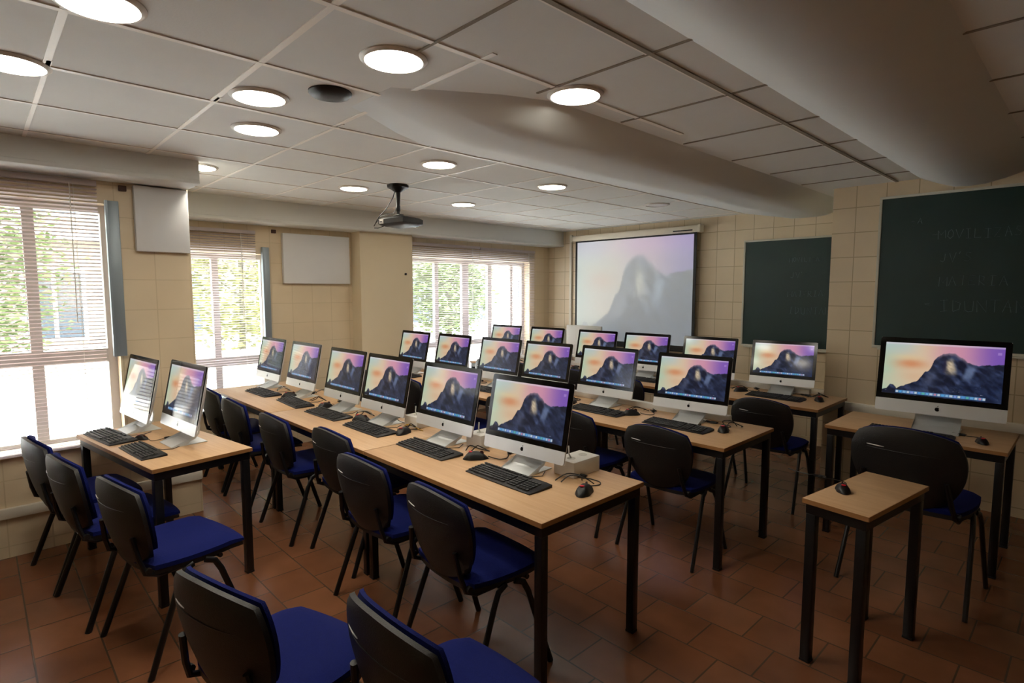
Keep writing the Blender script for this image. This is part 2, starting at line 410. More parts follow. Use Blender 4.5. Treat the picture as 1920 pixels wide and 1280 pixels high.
# hung things on the window wall
def hang(name, lo, hi, m, label, cat, bev=.006): return tag(MB().box(lo, hi, bev).build(name, m), label, cat)
hang('white_wall_panel', (XW + .001, 2.335, 1.71), (XW + .05, 3.075, 2.225), M['panelw'], 'blank white rectangular panel mounted on the tiled wall between window and pillar', 'wall panel')
hang('white_wall_panel', (XN + .001, .82, 1.90), (XN + .05, YE - .012, 2.335), M['panelw'], 'narrow white panel at the end of the wall stub beside the large blind', 'wall panel')
for i, (x, y, z, lb) in enumerate([(XW, 2.26, 2.235, 'small dark brown bracket above the metal window jamb'), (XN, .765, 2.31, 'small dark brown bracket between large blind and narrow panel')]):
    tag(MB().box((x, y - .022, z - .018), (x + .02, y + .022, z + .018), .003).build('wall_bracket', mat('bracket_brown%d' % i, '#4a2c20', .5)), lb, 'bracket')
tag(MB().lathe([(.012, 0), (.014, .012), (.006, .02)], n=12, mtx=Matrix.Translation((XW + .2, 3.70, 1.83)) @ Matrix.Rotation(pi / 2, 4, 'Y')).build('wall_hook', M['black']), 'tiny black hook on the beige pillar', 'hook')

# ------------------------------------------------------------------ outside
M['façade'] = tile_mat('pale_facade', 'YZ', '#857d6e', '#7f7768', '#6c6456', .6, .3, .5, .01, .8, blotch=.05)
bt = thing('apartment_building', 'pale apartment facade with dark windows seen through the blinds', 'building', (-17, 4, 0))
wins = [(y_, z_) for y_ in (-13, -10.4, -7.8, -5.2, -2.6, 0, 2.6, 5.2, 7.8, 10.4, 13) for z_ in (1.3, 4.2, 7.1)]
MB().box((-1.5, -16, -1.5), (0, 16, 9.5)).build('wall', M['façade'], bt)
M['dglass'] = mat('dark_pane', '#3a4248', .15)
for y_, z_ in wins:
    f = flatframe(y_ - .6, y_ + .6, z_ - .85, z_ + .85, 0, .06, .08, MB()).box((0, y_ - .04, z_ - .8), (.05, y_ + .04, z_ + .8)).build('window', M['white'], bt)
    MB().box((.0, y_ - .55, z_ - .8), (.02, y_ + .55, z_ + .8)).build('pane', M['dglass'], f)
for z_ in (2.9, 5.8): MB().box((0, -16, z_ - .08), (.5, 16, z_ + .08)).build('cornice', M['white'], bt)
struct('ground_outside', MB().box((-60, -50, -1.6), (XW - T, 60, .30)), mat('pavement', '#e4e0d6', .8, noise=.06, nscale=1))
struct('terrace_parapet', MB().box((-8.6, -6, .30), (-8.4, 9, .72)).box((-8.65, -6, .72), (-8.35, 9, .78)), mat('parapet_white', '#f0ede4', .7))

def tree(x, y, h, rad, label, seed):
    rnd = random.Random(seed)
    t = thing('street_tree', label, 'tree', (x, y, .30), 0, 'trees outside the windows')
    tp = [(0, 0, 0), (.03, .02, h * .25), (-.02, .05, h * .5), (.02, 0, h * .8)]
    mb = MB().tube(tp, [.07, .06, .05, .02], 8)
    for k in range(9):
        a = rnd.uniform(0, 2 * pi); z = h * rnd.uniform(.3, .7); r2 = rad * rnd.uniform(.4, .8)
        mb.tube([(0, 0, z), (r2 * .5 * math.cos(a), r2 * .5 * math.sin(a), z + .4), (r2 * math.cos(a), r2 * math.sin(a), z + .9)], [.02, .012, .006], 6)
    mb.build('trunk', mat('bark%d' % seed, '#55523a', .9, noise=.2), t)
    mb = MB()
    for k in range(5200):
        u = rnd.gauss(0, 1), rnd.gauss(0, 1), rnd.gauss(0, 1); L = math.sqrt(sum(c_ * c_ for c_ in u)) or 1
        rr = rad * rnd.uniform(.35, 1) ** .6 * (1 + .25 * math.sin(3 * u[0]) * math.cos(2 * u[1]))
        p = Vector((u[0] / L * rr, u[1] / L * rr, h * .62 + u[2] / L * rr * 1.15))
        mt = Matrix.Translation(p) @ Matrix.Rotation(rnd.uniform(0, 6.3), 4, 'Z') @ Matrix.Rotation(rnd.uniform(-1.2, 1.2), 4, 'X')
        w_ = rnd.uniform(.05, .09)
        mb.add([(-w_, 0, 0), (0, -w_ * .5, .01), (w_, 0, 0), (0, w_ * .5, .01)], [(0, 1, 2, 3)], False, mt)
    mb.build('foliage', mat('leaves%d' % seed, '#5f6c3c' if seed % 2 else '#74743e', .7, noise=.3, nscale=3), t, fixn=False)
tree(-12.4, -.2, 2.7, 1.45, 'yellow-green tree outside the large blind, behind its centre', 1)
tree(-12.0, 3.9, 2.9, 1.5, 'yellow-green tree outside the tall window near the pillar', 2)
tree(-12.6, 9.6, 2.2, 1.2, 'low green tree outside the window near the corner', 3)

# ------------------------------------------------------------------ downlights, projector
def downlight(x, y, label, z=ZC, lit=True, src=[None]):
    g = 'round recessed ceiling lights'
    if lit and src[0]: return dup(src[0], (x, y, z), 0, label, g)
    t = thing('recessed_ceiling_light', label, 'ceiling light', (x, y, z), 0, g)
    MB().lathe([(.108, 0), (.126, 0), (.126, -.004), (.118, -.010), (.108, -.012), (.108, 0)], n=40, cap=False).build('trim_ring', M['lampring'], t)
    MB().lathe([(.001, -.002), (.107, -.002), (.107, -.0075), (.001, -.010)], n=40).build('diffuser', M['lamp'] if lit else M['lampoff'], t)
    if lit: src[0] = t
    return t
LL = [(-3.20, 1.16, 'over the aisle behind the front row chairs'), (-4.43, 1.20, 'above the first row of computers close to the window wall'),
      (-3.21, 2.37, 'beside the projector on its beam side'), (-4.44, 2.39, 'just beyond the projector mount on the window side'),
      (-3.235, 3.55, 'over the third row, on the beam side of the ceiling'), (-4.50, 3.62, 'over the third row, on the window side behind the projector'),
      (-2.15, .33, 'at the camera end, cut by the frame edge'), (-2.93, .16, 'beside the stub wall with the large blind'),
      (-1.90, 1.20, 'in front of the beam end, set in the near grid tile'), (-1.68, 1.99, 'between the two ceiling beams'), (-2.67, .985, 'beside the round black mounting plate')]
for i, (x, y, d) in enumerate(LL): downlight(x, y, 'lit round ceiling light ' + d)
downlight(-3.18, 5.05, 'unlit round ceiling light close to the projection screen', lit=False)

pj = thing('ceiling_projector', 'black projector hanging from the ceiling on a short pole, cables looped beside it', 'projector', (-4.078, 2.593, ZC))
MB().lathe([(.02, -.062), (.03, -.055), (.06, -.035), (.085, -.022), (.088, -.008), (.088, 0)], n=36).build('ceiling_plate', M['black'], pj)
MB().lathe([(.013, -.215), (.017, -.21), (.017, -.17), (.014, -.165), (.022, -.05), (.024, -.04)], n=18).build('pole', M['black'], pj)
MB().lathe([(.012, -.245), (.012, -.20)], n=12).box((-.05, -.02, -.252), (.05, .02, -.240), .003).build('bracket', M['steel'], pj)
rotp = Matrix.Translation((.0, .02, -.30)) @ Matrix.Rotation(R(8), 4, 'Z') @ Matrix.Rotation(R(-2), 4, 'X')
def pshape(a, b, sd_):
    x = a * math.sqrt(1 - .25 * b * b / 2) * .165; y = b * math.sqrt(1 - .25 * a * a / 2) * .115
    m_ = max(abs(a), abs(b)); h_ = .042 * (1 - .55 * m_ ** 6)
    return (x, y, h_ if sd_ else -h_ * .9)
bd = MB().slab(pshape, 14, 12, rotp).build('housing', M['black'], pj)
MB().lathe([(.034, 0), (.034, .02), (.027, .02), (.026, .008)], n=24, mtx=rotp @ Matrix.Translation((.06, .10, 0)) @ Matrix.Rotation(-pi / 2, 4, 'X')).build('lens', M['blackg'], bd)
mb = MB()
for k in range(9): mb.box((-.166, -.07 + k * .016, -.02), (-.160, -.062 + k * .016, .018), mtx=rotp)
mb.build('vent_grille', M['key'], bd)
MB().box((-.13, -.1165, -.018), (-.08, -.112, .018), .001, mtx=rotp).build('white_sticker', M['white'], bd)
MB().box((-.12, -.1175, -.004), (-.095, -.1164, .004), mtx=rotp).box((-.118, -.1175, -.012), (-.09, -.1164, -.009), mtx=rotp).build('sticker_print', M['black'], bd)
mb = MB()
mb.tube([(-.02, -.01, -.03), (-.03, -.03, -.10), (-.07, -.07, -.19), (-.13, -.11, -.26), (-.17, -.13, -.33)], .0035, 6)
mb.tube([(-.012, -.01, -.18), (-.03, -.02, -.225), (-.08, -.05, -.235), (-.14, -.09, -.25), (-.165, -.11, -.28)], .003, 6)
mb.tube([(-.10, -.08, -.33), (-.14, -.11, -.345), (-.18, -.12, -.342)], .004, 6)
mb.tube([(-.10, -.08, -.29), (-.15, -.10, -.28), (-.17, -.12, -.31)], .003, 6)
mb.build('cables', M['cable'], pj)
tag(MB().lathe([(.001, -.030), (.045, -.028), (.08, -.018), (.092, -.006), (.092, 0)], (-2.40, 1.19, ZC), n=36).build('ceiling_mounting_plate', M['black']), 'round black mounting plate fixed to the near ceiling, no projector on it', 'mounting plate')

# ------------------------------------------------------------------ wallpaper picture for the displays
def vnoise(x, y, seed=0):
    xi, yi = np.floor(x), np.floor(y); xf, yf = x - xi, y - yi
    def h(a, b): t_ = np.sin(a * 127.1 + b * 311.7 + seed * 74.7) * 43758.5453; return t_ - np.floor(t_)
    u, v = xf * xf * (3 - 2 * xf), yf * yf * (3 - 2 * yf)
    return (h(xi, yi) * (1 - u) + h(xi + 1, yi) * u) * (1 - v) + (h(xi, yi + 1) * (1 - u) + h(xi + 1, yi + 1) * u) * v
def fbm(x, y, seed=0): return sum(vnoise(x * 2 ** k, y * 2 ** k, seed + k) / 2 ** (k + 1) for k in range(4))
def srgb(h): h = h.lstrip('#'); return np.array([int(h[i:i + 2], 16) / 255 for i in (0, 2, 4)])
def sstep(a, b, x): t_ = np.clip((x - a) / (b - a), 0, 1); return t_ * t_ * (3 - 2 * t_)
def picture(u, v, ui=True):
    mixc = lambda A, B, t_: A * (1 - t_[..., None]) + B * t_[..., None]
    one = np.ones(u.shape + (3,))
    sky = mixc(one * srgb('#b9d3b4'), one * srgb('#e8c9a4'), sstep(0, .35, u + .15 * fbm(u * 4, v * 4)))
    sky = mixc(sky, one * srgb('#b8cfd0'), sstep(.62, 1, v) * (1 - sstep(.15, .4, u)) * .8)
    pk = sstep(.30, .62, u) * sstep(.45, .8, v); sky = mixc(sky, one * srgb('#dc8fb0'), pk * .9)
    sky = mixc(sky, one * srgb('#7a4fc0'), sstep(.62, .98, u) * .95)
    sky = mixc(sky, one * srgb('#e08a58'), np.exp(-((u - .24) / .13) ** 2 - ((v - .60 - .1 * (fbm(u * 5, v * 3, 3) - .5)) / .085) ** 2) * .85)
    sky = mixc(sky, one * srgb('#f0d49a'), np.exp(-((u - .2) / .12) ** 2 - ((v - .72) / .05) ** 2) * .5)
    sky = mixc(sky, one * srgb('#e2b48c'), np.exp(-((u - .28) / .12) ** 2 - ((v - .36) / .1) ** 2) * .6)
    px = [0, .04, .07, .10, .13, .17, .22, .26, .31, .34, .37, .40, .42, .44, .47, .51, .56, .61, .65, .69, .72, .78, .86, .92, 1.0]
    py = [.05, .10, .18, .17, .10, .15, .20, .23, .29, .38, .48, .50, .56, .68, .76, .82, .85, .84, .80, .75, .69, .65, .66, .68, .69]
    ridge = np.interp(u, px, py) + (fbm(u * 26, v * 0 + .5, 9) - .5) * .05
    inm = sstep(-.006, .006, ridge - v)
    rot = u * .9 + v * .45
    rk = fbm(rot * 22, (v - u * .3) * 9, 5); rk2 = fbm(rot * 60, v * 22, 8)
    mt = mixc(one * srgb('#0e1428'), one * srgb('#465378'), np.clip((rk - .30) * 1.9, 0, 1))
    mt = mt * (.70 + .6 * rk2[..., None])
    mt = mixc(mt, one * srgb('#7d84a0'), np.exp(-((u - .42 - .1 * (v - .4)) / .05) ** 2 - ((v - .36) / .17) ** 2) * .45)
    dark = sstep(.60, .95, u) * sstep(.7, .1, v) * .35; mt = mixc(mt, one * srgb('#16284e'), dark)
    # rim of the dome and the lit cliff
    rim = np.exp(-((ridge - v) / .045) ** 2) * sstep(.44, .5, u) * (1 - sstep(.68, .76, u)); mt = mixc(mt, one * srgb('#a98a9a'), rim * .75)
    cl = np.exp(-((u - .575 + .1 * (v - .6) + .03 * (rk2 - .5)) / (.036 + .05 * np.clip(.75 - v, 0, .2))) ** 4 - ((v - .59 - .06 * (rk - .5)) / .14) ** 4); mt = mixc(mt, one * srgb('#dcc6a4') * (.7 + .5 * rk2[..., None]), cl * np.clip(1.5 * rk + .15, 0, .92))
    cl = np.exp(-((u - .53) / .018) ** 2 - ((v - .62) / .14) ** 4); mt = mixc(mt, one * srgb('#22203a'), cl * .85)
    cl = np.exp(-((u - .735 - .12 * (v - .5)) / .04) ** 4 - ((v - .50) / .13) ** 4); mt = mixc(mt, one * srgb('#7f92b8'), cl * .7)
    mt = mixc(mt, one * srgb('#dfe6ee'), sstep(.72, .8, fbm(u * 60, v * 50, 12)) * sstep(.4, .1, v) * .6)
    g_ = sky.mean(-1, keepdims=True); sky = g_ + (sky - g_) * .88
    c = mixc(sky, mt, inm)
    if ui:
        c = mixc(c, one * srgb('#e6dcec'), ((v > .972) * .55))
        dk = (v > .022) & (v < .078) & (u > .12) & (u < .88)
        ph = np.mod((u - .12) * 30, 1.0); ic = dk & (ph > .18) & (ph < .86) & (v > .030) & (v < .070)
        hue = np.floor((u - .12) * 30)
        pal = np.array([srgb(x) for x in ('#d8e4f0', '#58a0e8', '#e8e8ec', '#f0f0f4', '#70b8f0', '#f4f4f4', '#9cc8ec', '#e88ca0', '#60c8a8', '#a0a8f0', '#58b0f0')])
        c = mixc(c, one * srgb('#5f9ad0'), dk * .75)
        icc = pal[(np.mod(hue * 7 + 3, 11)).astype(int) % 11]
        c = np.where(ic[..., None], c * .25 + icc * .75, c)
        sq = (u > .945) & (u < .975) & (v > .86) & (v < .905); c = np.where(sq[..., None], c * .5 + srgb('#c8a8e8') * .5, c)
    return np.clip(c, 0, 1)
def tolin(c): return np.where(c <= .04045, c / 12.92, ((c + .055) / 1.055) ** 2.4)
def picture_mesh(name, w, h, nx, ny, colfn):
    """flat grid in local XZ facing -Y with per-corner colours"""
    xs, zs = np.meshgrid(np.linspace(-w / 2, w / 2, nx + 1), np.linspace(0, h, ny + 1))
    co_ = np.stack([xs.ravel(), np.zeros(xs.size), zs.ravel()], 1)
    i, j = np.meshgrid(np.arange(nx), np.arange(ny)); a = (j * (nx + 1) + i).ravel()
    fs = np.stack([a, a + 1, a + nx + 2, a + nx + 1], 1)
    me = bpy.data.meshes.new(name); me.from_pydata(co_.tolist(), [], fs.tolist())
    u = (xs / w + .5).ravel(); v = (zs / h).ravel()
    cols = tolin(colfn(u, v)); rgba = np.ones((len(u), 4)); rgba[:, :3] = cols
    at = me.color_attributes.new('Col', 'FLOAT_COLOR', 'POINT'); at.data.foreach_set('color', rgba.ravel().astype('f'))
    me.update(); return me

# ------------------------------------------------------------------ computers
DW, DH, TILT = .528, .386, .21        # display width, height, lean
PIVZ = .0775
def make_computer():
    t = thing('desktop_computer', 'x', 'desktop computer')
    Mx = Matrix.Translation((0, 0, PIVZ)) @ Matrix.Rotation(-TILT, 4, 'X')      # display plane: local x, z; front -y
    CH = .064
    def edge(a, b): # rounded rectangle outline helper
        k = .10; return a * math.sqrt(1 - k * b * b / 2) / math.sqrt(1 - k / 2 * min(1, abs(b)) ** 2), b
    def outline(x0, x1, z0, z1, r, corners=(1, 1, 1, 1), n=5):
        pts = []
        for (cx, cz, a0, on) in ((x1 - r, z0 + r, -90, corners[0]), (x1 - r, z1 - r, 0, corners[1]), (x0 + r, z1 - r, 90, corners[2]), (x0 + r, z0 + r, 180, corners[3])):
            if on:
                for q_ in range(n + 1):
                    a = R(a0 + 90 * q_ / n); pts.append((cx + r * math.cos(a), cz + r * math.sin(a)))
            else:
                pts.append((x1 if a0 in (-90, 0) else x0, z0 if a0 in (-90, 180) else z1))
        return pts
    # back: thin edge, bulging centre
    def bk(a, b, sd_):
        x = a * DW / 2 * (1 - .006 * abs(b) ** 8); z = DH / 2 + b * DH / 2 * (1 - .008 * abs(a) ** 8)
        if not sd_: return (x, .0015, z)
        m_ = math.sqrt(max(0, (1 - a * a) * (1 - b * b))); return (x, .006 + .038 * m_ ** .8, z)
    MB().slab(bk, 18, 14, Mx).build('aluminium_back', M['alu'], t)
    ch = MB().prism(outline(-DW / 2, DW / 2, 0, CH, .012, (1, 0, 0, 1)), -.004, .0014, mtx=Mx).build('chin_panel', M['alu'], t)
    # fruit emblem on the chin
    bod = []
    for q_ in range(40):
        a = 2 * pi * q_ / 40; x = math.sin(a); z = math.cos(a)
        r_ = 1 - .16 * math.exp(-((a if a < pi else 2 * pi - a) / .35) ** 2) - .10 * math.exp(-((abs(a - pi)) / .3) ** 2)
        x *= .92 * (1 - .10 * max(0, -z)); px_, pz_ = x * r_, z * r_
        d = math.hypot(px_ - 1.08, pz_ - .12)
        if d < .48: px_, pz_ = 1.08 + (px_ - 1.08) * .48 / d, .12 + (pz_ - .12) * .48 / d
        bod.append((px_ * .0105, .031 + pz_ * .0105))
    leaf = [(.0005, .0425), (.0022, .0445), (.0050, .0482), (.0052, .0505), (.0030, .0498), (.0008, .0470)]
    MB().prism(bod, -.0048, -.0035, mtx=Mx).prism(leaf, -.0048, -.0035, mtx=Mx).build('fruit_emblem', M['blackg'], ch)
    gl = MB().prism(outline(-DW / 2, DW / 2, CH, DH, .012, (0, 1, 1, 0)), -.0042, .0013, mtx=Mx).build('black_bezel', M['blackg'], t)
    sw, sh = .478, .269
    me = picture_mesh('display_picture', sw, sh, 192, 108, picture)
    me.transform(Mx @ Matrix.Translation((0, -.0050, CH + .026))); me.materials.append(M['screen'])
    sc = bpy.data.objects.new('lit_screen', me); COL.objects.link(sc); sc.parent = gl
    # stand: sloped foot plate and neck in one bent aluminium sheet
    mb = MB(); sw2 = .095
    prof = [(-.062, 0), (-.062, .004), (-.03, .008), (.02, .016), (.06, .030), (.082, .055), (.090, .10), (.080, .17), (.062, .21), (.056, .21), (.073, .168), (.082, .10), (.074, .060), (.056, .040), (.03, .018), (.02, .008), (.0, 0)]
    mb.prism([(y_, z_) for y_, z_ in prof], -sw2, sw2, (1, 2, 0))
    st = mb.build('stand_neck', M['stand'], t)
    MB().box((-sw2, -.065, 0), (sw2, .125, .005), .002).build('stand_foot', M['stand'], t)
    MB().lathe([(.018, 0), (.018, .002)], n=20, mtx=Matrix.Translation((0, .086, .075)) @ Matrix.Rotation(pi / 2, 4, 'X')).build('cable_hole', M['black'], st)
    return t
PC = make_computer()

def make_keyboard():
    t = thing('keyboard', 'x', 'keyboard')
    def kb(a, b, sd_):
        x = a * .228 * math.sqrt(1 - .06 * b * b / 2); y = b * .076 * math.sqrt(1 - .10 * a * a / 2)
        h_ = .010 + (b + 1) / 2 * .014
        return (x, y, (h_ if max(abs(a), abs(b)) < .93 else h_ * .55) if sd_ else .001)
    MB().slab(kb, 22, 10).build('keyboard_base', M['black'], t)
    mb = MB()
    rows = [(-.056, 'b'), (-.037, 'n'), (-.018, 'n'), (.001, 'n'), (.020, 'n'), (.046, 'f')]
    for y_, k in rows:
        h_ = .010 + (y_ / .076 + 1) / 2 * .014
        def key(x0, x1, dy=.0075): mb.box((x0 + .001, y_ - dy, h_ - .001), (x1 - .001, y_ + dy, h_ + .0055), .0015, seg=1)
        if k == 'b':
            x = -.215
            for w_ in (.028, .022, .022, .112, .022, .022, .028): key(x, x + w_); x += w_ + .0004
        else:
            for i in range(14): key(-.215 + i * .0190, -.215 + i * .0190 + .0182, .0075 if k == 'n' else .006)
        for i in range(3): key(.062 + i * .0185, .062 + i * .0185 + .018, .0075 if k == 'n' else .006)
        for i in range(4):
            if k != 'f': key(.128 + i * .0192, .128 + i * .0192 + .0185)
    mb.build('keys', M['key'], t)
    MB().tube([(.05, .074, .012), (.06, .10, .004), (.09, .15, .004), (.05, .21, .004)], .0022, 6).build('keyboard_cable', M['cable'], t)
    return t
KB = make_keyboard()

def make_mouse():
    t = thing('computer_mouse', 'x', 'mouse')
    def ms(a, b, sd_):
        w_ = .031 * (1 - .12 * (b - .1) ** 2 - .08 * math.cos(b * 4)); x = a * w_ * math.sqrt(1 - b * b / 2); y = b * .058 * math.sqrt(1 - a * a / 2)
        h_ = .036 * (1 - max(abs(a), abs(b)) ** 2.6 * .9) * (1 - .28 * (b + .25) ** 2)
        return (x, y, h_ if sd_ else .001)
    MB().slab(ms, 14, 16).build('mouse_shell', M['black'], t)
    MB().lathe([(.008, -.003), (.010, -.002), (.010, .002), (.008, .003)], n=16, mtx=Matrix.Translation((0, .026, .026)) @ Matrix.Rotation(pi / 2, 4, 'Y')).build('scroll_wheel', M['darkred'], t)
    MB().lathe([(.009, 0), (.009, .0016), (.004, .0022)], n=18, mtx=Matrix.Translation((-.002, -.022, .0335)) @ Matrix.Rotation(R(-6), 4, 'X')).build('red_emblem', M['red'], t)
    mb = MB(); pts = [(0, .055, .010), (.012, .08, .004), (.030, .105, .003), (.020, .135, .003), (-.02, .150, .004)]
    for k in range(7): pts.append((-.03 - .055 * (k % 2) - .004 * k, .150 + .006 * k, .004 + .003 * (k % 3)))
    pts += [(-.11, .19, .004), (-.16, .215, .004), (-.20, .25, .006)]
    # smooth through Catmull-Rom
    P = [Vector(p) for p in pts]; sm = []
    for i in range(len(P) - 1):
        p0, p1, p2, p3 = P[max(i - 1, 0)], P[i], P[i + 1], P[min(i + 2, len(P) - 1)]
        for q_ in range(4):
            s_ = q_ / 4; sm.append(.5 * ((2 * p1) + (-p0 + p2) * s_ + (2 * p0 - 5 * p1 + 4 * p2 - p3) * s_ * s_ + (-p0 + 3 * p1 - 3 * p2 + p3) * s_ ** 3))
    sm.append(P[-1]); mb.tube(sm, .0022, 6); mb.tube([(-.045, .158, .006), (-.075, .172, .006)], .008, 8)
    mb.build('mouse_cable', M['cable'], t)
    return t
MO = make_mouse()

# ------------------------------------------------------------------ tables
TD, TH = .70, .74
TSRC = {}
def table(x0, y0, L, label, rz=0, D=TD, group='classroom tables in rows'):
    """front corner on the window side at x0,y0; length along local +x"""
    key_ = (round(L, 3), D)
    if key_ in TSRC: return dup(TSRC[key_], (x0, y0, 0), rz, label, group)
    t = thing('classroom_table', label, 'table', (x0, y0, 0), rz, group); TSRC[key_] = t
    tp = MB().box((0, 0, TH - .022), (L, D, TH), .003).build('tabletop', M['wood'], t)
    MB().box((.001, -.0012, TH - .021), (L - .001, .0, TH - .001)).box((L, .001, TH - .021), (L + .0012, D - .001, TH - .001)).box((-.0012, .001, TH - .021), (0, D - .001, TH - .001)).build('edge_band', M['woodedge'], tp)
    i = .012
    MB().box((i, i, TH - .066), (L - i, i + .025, TH - .0221)).box((i, D - i - .025, TH - .066), (L - i, D - i, TH - .0221)).box((i, i + .025, TH - .066), (i + .025, D - i - .025, TH - .0221)).box((L - i - .025, i + .025, TH - .066), (L - i, D - i - .025, TH - .0221)).build('steel_frame', M['steel'], t)
    for xx in (i, L - i - .04):
        for yy_ in (i, D - i - .04):
            lg = MB().box((xx, yy_, .008), (xx + .04, yy_ + .04, TH - .0665), .004).build('leg', M['steel'], t)
            MB().box((xx - .001, yy_ - .001, 0), (xx + .041, yy_ + .041, .012), .002).build('foot_cap', M['black'], lg)
    return t
ROWY = [1.538, 3.05, 4.57]
RN = ['front row', 'middle row', 'back row']
for r_ in range(3):
    for k, (xa, d) in enumerate([(-5.575, 'at the window end'), (-4.195, 'in its middle'), (-2.818, 'at the aisle end')]):
        table(xa, ROWY[r_], 1.372, 'beech-topped table with black legs, %s, %s' % (RN[r_], d))

# ------------------------------------------------------------------ chairs
def make_chair():
    t = thing('school_chair', 'x', 'chair')
    def shell_fn(z0, z1, w0, w1, yb, yt, th, puff=0, off=0, k=.38):
        def fn(a, b, sd_):
            bb = b * math.sqrt(1 - k * a * a / 2); s_ = (bb + 1) / 2
            w_ = (w0 + (w1 - w0) * s_) / 2; x = a * w_ * math.sqrt(1 - k * b * b / 2) / math.sqrt(1 - k / 2 * .0)
            z = z0 + (z1 - z0) * s_
            y = yb + (yt - yb) * s_ + .045 * (abs(a) ** 2.2) - .012 * math.sin(s_ * pi) + off
            m_ = max(abs(a), abs(b)); e = 1 - m_ ** 7
            return (x, y - (th * .5 * (.35 + .65 * e)) if not sd_ else y + (th * .5 + puff * e), z)
        return fn
    bsh = MB().slab(shell_fn(.445, .828, .40, .515, -.205, -.275, .024, k=.78), 18, 18).build('back_shell', M['shell'], t)
    MB().slab(shell_fn(.475, .829, .375, .495, -.183, -.252, .018, .016, .003, k=.78), 18, 18).build('back_cushion', M['blue'], t)
    cv = lambda x_, z_: (x_, -.205 - .07 * (z_ - .455) / .37 - .012 * math.sin((z_ - .455) / .37 * pi) + .045 * (abs(x_) / .215) ** 2.2 - .0135, z_)
    MB().tube([cv(-.155 + .0115 * i, .728) for i in range(8)], [.0006, .0022, .0026, .0028, .0028, .0026, .002, .0006], 6).build('painted_glint', M['glint'], bsh)  # painted highlight: thin pale strip in place of light glinting on the embossed line
    MB().tube([cv(-.15 + .015 * i, .715) for i in range(21)], .0016, 6).build('moulded_groove', M['black'], bsh)
    def seat(z0, z1, wx, y0, y1, puff, k=.42):
        def fn(a, b, sd_):
            x = a * wx * math.sqrt(1 - k * b * b / 2); s_ = (b * math.sqrt(1 - k * a * a / 2) + 1) / 2; y = y0 + (y1 - y0) * s_
            m_ = max(abs(a), abs(b)); dip = -.012 * math.exp(-((s_ - .35) / .3) ** 2) * (1 - a * a) - .022 * max(0, s_ - .8) / .2
            return (x, y, (z1 + puff * (1 - m_ ** 6) + dip) if sd_ else (z0 + dip * .5))
        return fn
    MB().slab(seat(.425, .447, .235, -.20, .235, 0), 16, 16).build('seat_shell', M['shell'], t)
    MB().slab(seat(.446, .466, .238, -.20, .240, .022), 16, 16).build('seat_cushion', M['blue'], t)
    r0 = .0105
    for sx_ in (-1, 1):
        MB().tube([(sx_ * .262, -.235, 0), (sx_ * .245, -.10, .36), (sx_ * .240, -.075, .408), (sx_ * .232, -.03, .4245)], r0, 10, 1.35).build('leg', M['steel'], t)
        MB().tube([(sx_ * .262, .205, 0), (sx_ * .245, .085, .36), (sx_ * .240, .06, .408), (sx_ * .232, .02, .4245)], r0, 10, 1.35).build('leg', M['steel'], t)
    mb = MB().tube([(-.235, -.05, .417), (.235, -.05, .417)], .011, 8).tube([(-.235, .09, .417), (.235, .09, .417)], .011, 8)
    for sx_ in (-1, 1): mb.tube([(sx_ * .20, .10, .417), (sx_ * .20, -.16, .417), (sx_ * .198, -.208, .440), (sx_ * .185, -.225, .50), (sx_ * .165, -.24, .60)], .011, 8)
    mb.build('seat_frame', M['steel'], t)
    for sx_ in (-1, 1): MB().tube([(sx_ * .20, -.20, .452), (sx_ * .218, -.20, .452)], .013, 10).build('side_knob', M['black'], t)
    return t
CHR = make_chair()
ORD = ['first', 'second', 'third', 'fourth', 'fifth', 'sixth']
CH = {0: [(-5.12, 1.62, -.02), (-4.50, 1.60, .0), (-3.77, 1.62, 0), (-3.13, 1.71, .02), (-2.51, 1.565, .03), (-1.87, 1.57, -.05)],
      1: [(-5.15, 3.12, 0), (-4.50, 3.14, .0), (-3.8, 3.12, 0), (-3.15, 3.15, -.03), (-2.50, 3.14, .0), (-1.83, 3.17, .02)],
      2: [(-5.1, 4.68, 0), (-4.51, 4.66, 0), (-3.75, 4.68, .04), (-3.13, 4.66, 0), (-2.45, 4.66, 0), (-1.755, 4.50, .02)]}
COMP = {0: [(-5.342, 1.944, .023), (-4.667, 1.963, .029), (-3.923, 1.959, .023), (-3.333, 1.959, .029), (-2.655, 1.966, .021), (-1.964, 1.940, .07)],
        1: [(-5.183, 3.42, 0), (-4.524, 3.44, 0), (-3.845, 3.46, .025), (-3.272, 3.485, .018), (-2.664, 3.527, .016), (-1.93, 3.514, .09)],
        2: [(-5.303, 4.90, .028), (-4.621, 4.93, .031), (-3.88, 4.95, .016), (-3.251, 4.97, .055), (-2.572, 5.0, .07), (-1.911, 5.06, .13)]}
KBX = {0: [-5.05, -4.42, -3.83, -3.24, -2.585, -1.915], 1: [-5.1, -4.45, -3.8, -3.2, -2.56, -1.905], 2: [-5.1, -4.45, -3.83, -3.2, -2.52, -1.87]}
MOX = {0: [-4.72, -4.09, -3.50, -3.00, -2.27, -1.545], 1: [-4.78, -4.12, -3.5, -2.9, -2.32, -1.635], 2: [-4.8, -4.15, -3.5, -2.9, -2.2, -1.56]}
used = {}
def place(src, loc, rz, label, group, scale=1):
    if src.name not in used:
        used[src.name] = 1
        KIDS[src.name] = [(c, kids(c)) for c in kids(src)]
        src.location = loc; src.rotation_euler = (0, 0, rz); src.scale = (scale,) * 3; src['label'] = label; src['group'] = group; return src
    return dup(src, loc, rz, label, group, scale)
